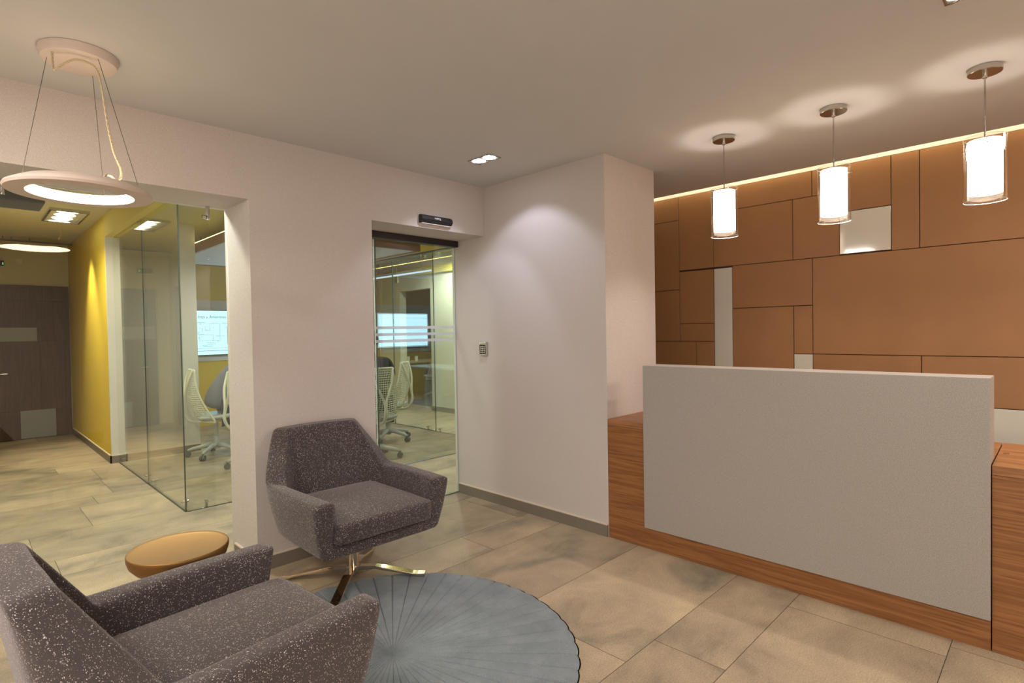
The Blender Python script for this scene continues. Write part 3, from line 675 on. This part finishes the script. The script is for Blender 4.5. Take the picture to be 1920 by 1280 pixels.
# ================================================================ GLASS PENDANTS
for k, (px, py, lab) in enumerate(((3.19, 1.409, 'farthest glass cylinder pendant, nearest the wall pier'), (3.19, .837, 'middle glass cylinder pendant over the reception desk'), (3.186, .247, 'nearest glass cylinder pendant, at the right end of the desk'))):
    t = thing('pendant_lamp', lab, 'lamp', (px, py, HC), 0, 'glass cylinder pendants over the desk')
    m = MB(); m.lathe([(0, HC-.001), (.0605, HC-.001), (.061, HC-.022), (.059, HC-.0245), (0, HC-.0245)], c=(px, py), n=48); m.lathe([(0, HC-.0245), (.010, HC-.0245), (.009, HC-.045), (0, HC-.045)], c=(px, py), n=20); build('ceiling_rose', m, 'nickel', t, smooth=1)
    m = MB(); m.cyl((px, py, HC-.045), (px, py, 2.12), .0034, 10); build('stem', m, 'nickel', t, smooth=1)
    m = MB(); m.lathe([(0, 2.125), (.012, 2.125), (.012, 2.072), (0, 2.072)], c=(px, py), n=24); build('socket', m, 'nickel', t, smooth=1)
    m = MB(); m.lathe([(.060, 2.112), (.0585, 2.112), (.0585, 1.882), (.060, 1.882)], c=(px, py), n=64, closed=True); build('frosted_shade', m, 'shade', t, smooth=1)
    m = MB(); m.lathe([(0.001, 2.0), (.012, 1.998), (.021, 1.985), (.024, 1.965), (.021, 1.945), (.012, 1.933), (0.001, 1.930)], c=(px, py), n=32); build('lit_diffuser', m, 'bulb', t, smooth=1)
    m = MB(); m.lathe([(.0750, 2.125), (.0738, 2.125), (.0738, 1.850), (.0750, 1.850)], c=(px, py), n=64, closed=True); build('clear_cylinder', m, 'clear', t, smooth=1)
    for z in (2.125, 1.85):
        m = MB(); ring = [(px+.0744*math.cos(a*2*PI/48), py+.0744*math.sin(a*2*PI/48), z) for a in range(49)]; m.tube(ring, .0010, 6, cap=False)
        build('glass_rim', m, 'edgelight', t)
    aa = A_(100+45*k)
    for s in (0, PI*2/3, PI*4/3):
        m = MB(); m.cyl((px+.056*math.cos(aa+s), py+.056*math.sin(aa+s), 2.085), (px+.086*math.cos(aa+s), py+.086*math.sin(aa+s), 2.085), .0028, 10)
        build('spacer_pin', m, 'nickel', t, smooth=1)
    light('pendant_up_light', 'POINT', (px, py, 2.020), 3.6, (1, .86, .76), size=.018)
    light('pendant_glow', 'POINT', (px, py, 1.915), 11.0, (1, .86, .76), size=.014)

# ================================================================ RECESSED DOWNLIGHTS
def downlight(x, y, lab, sx=.05, sy=.098, rows=2, lit='downled'):
    t = thing('recessed_downlight', lab, 'light', (x, y, HC), 0, None)
    m = MB(); z0, z1 = HC-.004, HC-.0005
    m.box(x-sx-.004, x-sx+.004, y-sy-.004, y+sy+.004, z0, z1); m.box(x+sx-.004, x+sx+.004, y-sy-.004, y+sy+.004, z0, z1)
    m.box(x-sx+.004, x+sx-.004, y-sy-.004, y-sy+.004, z0, z1); m.box(x-sx+.004, x+sx-.004, y+sy-.004, y+sy+.004, z0, z1)
    build('trim_frame', m, 'nickel', t)
    for k in range(rows):
        cy = y + (k-(rows-1)/2)*sy
        m = MB(); m.lathe([(.0475, -.001), (.046, -.003), (.042, -.0022)], c=(x, cy), z=HC, n=32); build('reflector', m, 'nickel', t, smooth=1)
        m = MB(); m.lathe([(0, -.0018), (.0435, -.0018)], c=(x, cy), z=HC, n=32); build('lamp_face', m, lit, t)
    return t
downlight(2.43, 2.645, 'twin recessed square downlight in the ceiling before the wall corner')
downlight(2.408, .195, 'twin recessed downlight cut by the top edge of the frame')
light('downlight_beam', 'SPOT', (2.44, 2.60, 2.41), 14, COOL, aim=(.32, .05, -1), size=.03, spot=100, blend=.35)
light('downlight_beam', 'SPOT', (2.43, 2.70, 2.41), 12, COOL, aim=(0, .35, -1), size=.03, spot=90, blend=.35)
light('downlight_beam', 'SPOT', (2.40, .23, 2.41), 26, NEUT, aim=(0, 0, -1), size=.04, spot=120, blend=.6)

# ================================================================ DOOR SENSOR, KEYPAD
t = thing('door_sensor', 'black door motion sensor bar on the wall above the glass door', 'sensor', (2.43, YA, 2.083))
m = MB(); m.prism([(YA-.001, 2.140), (YA-.026, 2.140), (YA-.040, 2.128), (YA-.046, 2.112), (YA-.046, 2.106), (YA-.032, 2.086), (YA-.001, 2.083)], 'x', 2.296, 2.566); build('housing', m, 'black', t, bevel=.003)
m = MB(); m.box(2.304, 2.556, YA-.030, YA-.001, 2.0775, 2.0825); build('mounting_plate', m, 'canopy', t)
text_mesh('lettering', 'nuirg', .026, 'letter', t, Matrix.Translation(Vector((2.428-2.43, -.0445, 2.121-2.083)))@Matrix.Rotation(A_(62), 4, 'X'))
t = thing('door_keypad', 'small steel entry keypad with lit keys on the back wall', 'keypad', (XC, 3.194, 1.185))
m = MB(); m.box(XC-.022, XC-.0005, 3.157, 3.231, 1.132, 1.238); build('housing', m, 'steel', t, bevel=.003)
m = MB(); m.box(XC-.0240, XC-.0222, 3.163, 3.228, 1.144, 1.216); build('key_field', m, 'black', t)
kf = [o for o in bpy.data.objects if o.name == 'key_field'][0]
for i in range(3):
    for j in range(4): m = MB(); m.box(XC-.0252, XC-.0242, 3.212-.019*i-.006, 3.212-.019*i+.006, 1.153+.0145*j, 1.162+.0145*j); build('key_button', m, 'keycap', kf)

# ================================================================ MEETING ROOM
tv = thing('television', 'wall television showing a pale blue floor plan slide', 'television', (2.97, 9.0, 1.03))
m = MB(); m.box(2.37, 3.57, 8.945, 8.999, 1.03, 1.70); build('housing', m, 'tvframe', tv, bevel=.004)
m = MB(); m.box(2.382, 3.558, 8.9425, 8.9448, 1.045, 1.692); build('screen', m, 'screen', tv)
def L(dx, dz): return Vector((2.97+dx, 8.9418, dz))
text_mesh('lettering', 'Planta baja y Amenities', .058, 'ink', tv, Matrix.Translation(Vector((2.62-2.97, 8.9415-9.0, 1.60-1.03)))@Matrix.Rotation(A_(90), 4, 'X'), depth=.0004)
m = MB(); rnd = random.Random(11)
def ln(x0, z0, x1, z1, w=.0035): m.box(min(x0, x1)-w/2, max(x0, x1)+w/2, 8.9412, 8.9420, min(z0, z1)-w/2, max(z0, z1)+w/2)
for (a, b, c_, d) in ((2.44, 1.52, 2.60, 1.52), (2.44, 1.44, 2.44, 1.18), (2.52, 1.50, 2.66, 1.50), (2.66, 1.5, 2.66, 1.41), (2.67, 1.51, 2.78, 1.51), (2.80, 1.51, 2.80, 1.26), (2.82, 1.51, 3.3, 1.51), (2.56, 1.44, 2.56, 1.38), (2.60, 1.46, 2.60, 1.40), (2.60, 1.40, 2.66, 1.40), (2.60, 1.46, 2.64, 1.46), (2.5, 1.35, 2.58, 1.35), (2.52, 1.34, 2.70, 1.34), (2.70, 1.34, 2.70, 1.25), (2.52, 1.25, 2.80, 1.25), (2.52, 1.34, 2.52, 1.25), (2.74, 1.32, 2.80, 1.32), (2.62, 1.22, 2.74, 1.22), (2.62, 1.20, 2.74, 1.20), (2.56, 1.185, 2.70, 1.185), (2.56, 1.165, 2.70, 1.165), (2.44, 1.14, 3.50, 1.14), (2.9, 1.45, 3.2, 1.45), (2.9, 1.45, 2.9, 1.2), (3.2, 1.45, 3.2, 1.2), (2.9, 1.2, 3.2, 1.2), (2.98, 1.45, 2.98, 1.3), (3.1, 1.3, 3.2, 1.3), (3.3, 1.51, 3.3, 1.18), (3.3, 1.18, 3.5, 1.18)): ln(a, b, c_, d)
for k in range(46):
    x = rnd.uniform(2.42, 3.5); z = rnd.uniform(1.17, 1.50); l_ = rnd.uniform(.008, .04)
    if rnd.random() < .5: ln(x, z, x+l_, z, .003)
    else: ln(x, z, x, z+l_*.6, .003)
build('floor_plan_lines', m, 'ink', tv)
m = MB(); m.box(2.40, 3.54, 8.9412, 8.9420, 1.098, 1.104); build('violet_line', m, 'inkp', tv)
light('television_glow', 'AREA', (2.97, 8.90, 1.37), 7, (.45, .72, 1), aim=(0, -1, 0), size=1.1, size_y=.6)
m = MB(); m.box(2.05, 3.9, 8.985, 8.999, .95, 1.85)
o = build('television_backboard', m, 'cloudunder'); o['kind'] = 'structure'; o.name = 'trim_6'

t = thing('meeting_table', 'white meeting table behind the glass, mostly hidden by chairs', 'table', (2.97, 6.95, 0))
m = MB(); m.box(2.80, 3.45, 6.05, 8.2, .71, .74); build('tabletop', m, 'tablewhite', t, bevel=.004)
for y in (6.2, 7.8):
    m = MB(); m.box(2.95, 3.3, y-.02, y+.02, .0, .70); build('leg', m, 'tablewhite', t, bevel=.003)

def mesh_back(z0, z1):
    """pierced suspension back, local: seat forward = +x"""
    mb = MB(); rows = []; nz, nw = 24, 14
    for i in range(nz+1):
        s = i/nz; z = .40+s*.56; hw = .245 - .115*s**1.2; x = -.14 - .08*s - .05*math.sin(PI*s)
        rows.append([(x - .03 + .13*v*v*(1-s*.75), v*hw, z) for v in [j/nw*2-1 for j in range(nw+1)]])
    mb.grid(rows); return mb, rows
def make_task_chair(label, loc, rz):
    t = thing('mesh_task_chair', label, 'office chair', loc, rz, 'white mesh chairs around the meeting table', local=True)
    mb, rows = mesh_back(0, 0); build('backrest', mb, 'mesh', t, wire=.012)
    m = MB(); edge = [r[0] for r in rows] + [r[-1] for r in rows[::-1]]
    m.tube([Vector(p) for p in rows[0]], .012, 8); m.tube([Vector(p) for p in rows[-1]], .010, 8)
    m.tube([Vector(r[0]) for r in rows], .009, 8); m.tube([Vector(r[-1]) for r in rows], .009, 8)
    build('back_rim', m, 'meshframe', t, smooth=2)
    m = MB(); q = Vector((-.30, 0, .64))
    for s in (-1, 1):
        top = Vector(rows[-1][0 if s < 0 else -1]); m.tube(smooth_path([top+Vector((-.01, 0, .0)), (top+q)/2+Vector((-.02, s*.02, 0)), q+Vector((0, s*.012, -.02)), Vector((-.31, s*.008, .50)), Vector((-.24, 0, .40)), Vector((-.08, 0, .385))], 5), [.012]*26 if 0 else .013, 8)
    build('back_tower', m, 'meshframe', t, smooth=2)
    m = MB(); rowsS = []
    for i in range(7):
        u = i/6; x = -.19+.43*u; hw = .20+.05*math.sin(PI*min(1, u*.9+.1)); z = .445-.012*math.cos(PI*(u-.2))-(.03*(u-.8)/.2 if u > .8 else 0)
        rowsS.append([(x, v*hw, z+.012*v*v) for v in (-1, -.6, -.2, .2, .6, 1)])
    m.grid(rowsS); build('seat', m, 'base', t, smooth=2, solid=.045, subsurf=1)
    m = MB(); m.box(-.13, .10, -.06, .06, .375, .412); build('tilt_housing', m, 'meshframe', t, bevel=.01)
    m = MB(); m.cyl((0, 0, .15), (0, 0, .375), .022, 16); m.cyl((0, 0, .075), (0, 0, .22), .032, 16); build('gas_lift', m, 'base', t, smooth=1)
    for k in range(5):
        a = 2*PI*k/5+.3; d = Vector((math.cos(a), math.sin(a), 0)); m = MB()
        m.tube([Vector((0, 0, .12)), d*.10+Vector((0, 0, .115)), d*.24+Vector((0, 0, .088)), d*.285+Vector((0, 0, .072))], [.028, .024, .018, .014], 10); build('base_arm', m, 'base', t, smooth=2)
        m = MB(); n_ = Vector((-d.y, d.x, 0)); c0 = d*.285+Vector((0, 0, .030))
        m.cyl(c0-n_*.024, c0-n_*.004, .029, 18); m.cyl(c0+n_*.004, c0+n_*.024, .029, 18); m.cyl(c0-n_*.006, c0+n_*.006, .012, 10); m.cyl(d*.285+Vector((0, 0, .04)), d*.285+Vector((0, 0, .075)), .008, 10)
        build('castor', m, 'castor', t, smooth=1)
    return t
ch = make_task_chair('white mesh office chair under the grey-shirted person, its pierced back to the hall', (2.02, 6.66, 0), A_(-8))
copy_thing(ch, (2.14, 5.78, 0), A_(0), 'white mesh office chair cut off by the wall edge, nearer in the left opening')
copy_thing(ch, (3.08, 5.17, 0), A_(86), 'white mesh office chair under the black-shirted person, seen from behind through the door')
copy_thing(ch, (3.74, 5.90, 0), A_(128), 'white mesh office chair seen side-on through the glass door, behind the nearer chair')

# people round the table
def skin_body(name, pts, edges, mat, parent, sub=2):
    me = bpy.data.meshes.new(name); me.from_pydata([p[:3] for p in pts], edges, [])
    o = bpy.data.objects.new(name, me); COL.objects.link(o); me.materials.append(MT[mat]); o.parent = parent
    s = o.modifiers.new('skin', 'SKIN'); s.use_smooth_shade = True
    for i, p in enumerate(pts):
        r = p[3] if isinstance(p[3], tuple) else (p[3], p[3]); me.skin_vertices[0].data[i].radius = r
    me.skin_vertices[0].data[0].use_root = True
    b = o.modifiers.new('sub', 'SUBSURF'); b.levels = b.render_levels = sub
    return o
def person(label, loc, rz, shirt, lean=.12, elb=.0):
    t = thing('person', label, 'person', loc, rz, local=True)
    # facing +x, hips at origin height .5
    P_ = [(0, 0, .52, (.13, .16)), (.02, 0, .66, (.12, .15)), (.05+lean*.4, 0, .82, (.12, .17)), (.06+lean*.8, 0, .98, (.10, .17)), (.07+lean, 0, 1.06, (.06, .065)), (.09+lean*1.1, 0, 1.12, .05)]
    E_ = [(0, 1), (1, 2), (2, 3), (3, 4), (4, 5)]
    for s in (-1, 1):
        i = len(P_)
        P_ += [(.06+lean*.9, s*.17, 1.0, .062), (.12+lean, s*.235, .87, .05), (.20+lean, s*.25, .765, .042), (.36+lean, s*.19, .775, .036), (.44+lean, s*.16, .775, .028)]
        E_ += [(3, i), (i, i+1), (i+1, i+2), (i+2, i+3), (i+3, i+4)]
    body = skin_body('torso', P_, E_, shirt, t)
    for s in (-1, 1):
        m = []; e = []; b = Vector((.46+lean, s*.155, .772)); m.append((*b, (.022, .034))); m.append((b.x+.06, b.y, b.z, (.015, .036))); e.append((0, 1))
        for k, (dy, ln_) in enumerate(((-.027, .062), (-.009, .072), (.009, .068), (.027, .054))):
            j = len(m); m += [(b.x+.075, b.y+dy, b.z+.002, .0095), (b.x+.075+ln_*.55, b.y+dy*1.15, b.z-.002, .0085), (b.x+.075+ln_, b.y+dy*1.2, b.z-.014, .0075)]; e += [(1, j), (j, j+1), (j+1, j+2)]
        j = len(m); m += [(b.x+.03, b.y-s*.035, b.z-.003, .010), (b.x+.06, b.y-s*.055, b.z-.008, .0085)]; e += [(0, j), (j, j+1)]
        skin_body('hand', m, e, 'skin', t, 1)
    # legs and shoes
    P2 = [(0, 0, .50, (.13, .15))]; E2 = []
    for s in (-1, 1):
        i = len(P2); P2 += [(.10, s*.10, .50, .085), (.42, s*.13, .50, .062), (.45, s*.13, .30, .055), (.44, s*.13, .10, .04)]; E2 += [(0, i), (i, i+1), (i+1, i+2), (i+2, i+3)]
    skin_body('trousers', P2, E2, 'trouser', t)
    for s in (-1, 1):
        skin_body('shoe', [(.42, s*.13, .045, (.04, .04)), (.50, s*.13, .038, (.035, .042)), (.60, s*.13, .030, (.026, .036))], [(0, 1), (1, 2)], 'shoe', t, 1)
    hx = .12+lean*1.15
    mb = MB(); bm = mb.bm; bmesh.ops.create_uvsphere(bm, u_segments=24, v_segments=18, radius=1)
    for v in bm.verts:
        x, y, z = v.co; j = 1-.25*max(0, -z)**1.5
        v.co = (hx+x*.098*j + (.012 if x > .85 and abs(y) < .3 and -.35 < z < .05 else 0), y*.076*j, 1.235+z*.118)
    h_ = build('head', mb, 'skin', t, smooth=2)
    m = MB(); m.prism([(hx+.09, 1.25), (hx+.118, 1.215), (hx+.09, 1.205)], 'y', -.012, .012); build('nose', m, 'skin', h_, bevel=.004)
    for s in (-1, 1): m = MB(); m.lathe([(0, -.016), (.01, -.012), (.014, 0), (.01, .014), (0, .018)], c=(hx-.005, s*.078), z=1.225, n=10); build('ear', m, 'skin', h_, smooth=2)
    for s in (-1, 1): m = MB(); m.lathe([(0, -.007), (.006, -.004), (.007, 0), (.006, .004), (0, .007)], c=(hx+.087, s*.03), z=1.245, n=8); build('eye', m, 'hair', h_, smooth=2)
    m = MB(); m.box(hx+.083, hx+.090, -.022, .022, 1.176, 1.181); build('mouth', m, 'shirt2', h_)
    mb = MB(); bm = mb.bm; bmesh.ops.create_uvsphere(bm, u_segments=24, v_segments=18, radius=1)
    kill = [v for v in bm.verts if v.co.z < -.35 or (v.co.x > .45 and v.co.z < .55)]; bmesh.ops.delete(bm, geom=kill, context='VERTS')
    for v in bm.verts: v.co = (hx-.004+v.co.x*.108, v.co.y*.086, 1.242+v.co.z*.124)
    build('hair', mb, 'hair', t, smooth=2, solid=.008)
    return t
person('seated person in a grey shirt in front of the television, seen from behind', (2.03, 6.68, -.02), A_(-4), 'shirt', .24)
person('seated person in a black shirt, back turned, behind the glass door', (3.16, 5.19, .0), A_(80), 'shirt2', .05)

# hall fittings
t = thing('hall_ceiling_light', 'rectangular silver ceiling light with three lamps in the hall', 'light', (.80, 7.35, HH))
m = MB(); m.box(.68, .70, 6.98, 7.72, 2.575, HH-.001); m.box(.98, 1.0, 6.98, 7.72, 2.575, HH-.001); m.box(.70, .98, 6.98, 7.02, 2.575, HH-.001); m.box(.70, .98, 7.68, 7.72, 2.575, HH-.001); build('frame', m, 'steel', t)
for y in (7.14, 7.35, 7.56):
    m = MB(); m.lathe([(0, 2.582), (.05, 2.582), (.07, 2.590), (.09, HH-.002), (0, HH-.002)], c=(.84, y), n=24); build('lamp', m, 'softled', t, smooth=1)
light('hall_wall_washer', 'SPOT', (.84, 7.95, 2.56), 120, (1, .93, .7), aim=(.16, 0, -1), size=.04, spot=62, blend=.9)
m = MB(); m.box(.052, .56, 6.0, 6.40, 2.44, HH-.001); o = build('air_duct', m, 'metal', bevel=.01); tag(o, 'dark grey air duct box under the hall ceiling', 'duct')
t = thing('track_rail', 'thin dark suspended cable track near the end of the hall', 'rail', (.8, 9.3, 2.5))
m = MB(); m.box(.10, 1.125, 9.29, 9.31, 2.545, 2.565); build('rail_bar', m, 'metal', t)
for x in (.45, .53, .70):
    m = MB(); m.cyl((x, 9.30, 2.565), (x, 9.30, HH), .003, 6); build('hanger_rod', m, 'black', t)
t = thing('wireless_router', 'black network box with green indicator lights high on the hall end wall', 'router', (.42, 9.6, 2.29))
m = MB(); m.box(.30, .47, 9.60, 9.728, 2.27, 2.33); build('housing', m, 'black', t, bevel=.004)
m = MB(); m.box(.455, .462, 9.597, 9.5995, 2.28, 2.286); m.box(.455, .462, 9.597, 9.5995, 2.295, 2.301); build('indicator_lights', m, 'greend', t)
m = MB(); m.cyl((.62, 9.729, 2.34), (.62, 9.71, 2.34), .035, 24); o = build('smoke_detector', m, 'ring', smooth=1); tag(o, 'small round white detector on the hall end wall above the dark door', 'detector')
t = thing('meeting_ceiling_light', 'small rectangular ceiling light in the meeting room', 'light', (1.75, 5.35, HH))
m = MB(); m.box(1.70, 1.80, 5.25, 5.45, 2.585, HH-.001); build('frame', m, 'steel', t)
m = MB(); m.box(1.71, 1.79, 5.26, 5.44, 2.581, 2.5845); build('lamp_face', m, 'softled', t)
for k, (x, y) in enumerate(((5.1, 5.35), (5.1, 7.3))):
    t = thing('corridor_ceiling_light', ('nearer' if k == 0 else 'farther')+' rectangular ceiling light in the corridor behind the glass', 'light', (x, y, HH), 0, 'corridor ceiling lights')
    m = MB(); m.box(x-.16, x+.16, y-.3, y+.3, 2.588, HH-.001); build('frame', m, 'steel', t)
    m = MB(); m.box(x-.14, x+.14, y-.28, y+.28, 2.583, 2.5875); build('lamp_face', m, 'softled', t)
t = thing('track_light', 'slim blue-white suspended light tube in the corridor behind the glass', 'light', (5.3, 7.9, 2.29))
m = MB(); m.cyl((5.3, 7.05, 2.29), (5.3, 8.80, 2.29), .014, 10); build('tube', m, 'bluetube', t, smooth=1)
for y in (7.3, 8.0):
    m = MB(); m.cyl((5.3, y, 2.305), (5.3, y, HH), .004, 6); build('hanger', m, 'steel', t)
m = MB(); m.box(5.28, 5.32, 7.96, 8.04, 2.16, 2.274); build('driver_box', m, 'steel', t, bevel=.004)
# office seen through the far opening
t = thing('office_desk', 'grey office desk in the dark room beyond the corridor', 'desk', (6.6, 9.6, 0))
m = MB(); m.box(6.2, 7.38, 9.2, 9.95, .71, .74); build('desktop', m, 'desk', t, bevel=.003)
for x in (6.25, 7.3):
    for y in (9.25, 9.9): m = MB(); m.box(x-.02, x+.02, y-.02, y+.02, 0.006, .71); build('leg', m, 'metal', t)
t = thing('monitor', 'black computer screen on the office desk', 'monitor', (6.75, 9.75, .74))
m = MB(); m.box(6.5, 7.0, 9.74, 9.765, .82, 1.12); build('display', m, 'black', t, bevel=.003)
m = MB(); m.cyl((6.75, 9.77, .745), (6.75, 9.77, .9), .015, 10); m.box(6.65, 6.85, 9.68, 9.83, .7405, .748); build('stand', m, 'black', t)
for k, x in enumerate((6.42, 6.62)):
    m = MB(); m.lathe([(0, 0), (.03, 0), (.035, .10), (.031, .10), (.027, .006), (0, .006)], c=(x, 9.35), z=.7405, n=24)
    o = build('white_cup', m, 'cyl', smooth=1); tag(o, ('left' if k == 0 else 'right')+' of two white cups on the office desk', 'cup', 'cups on the office desk')
copy_thing(ch, (6.75, 8.85, .006), A_(75), 'white mesh office chair at the desk in the dark room').__setitem__('group', 'office chairs')
for o in bpy.data.objects:
    if '_w' in o: del o['_w']
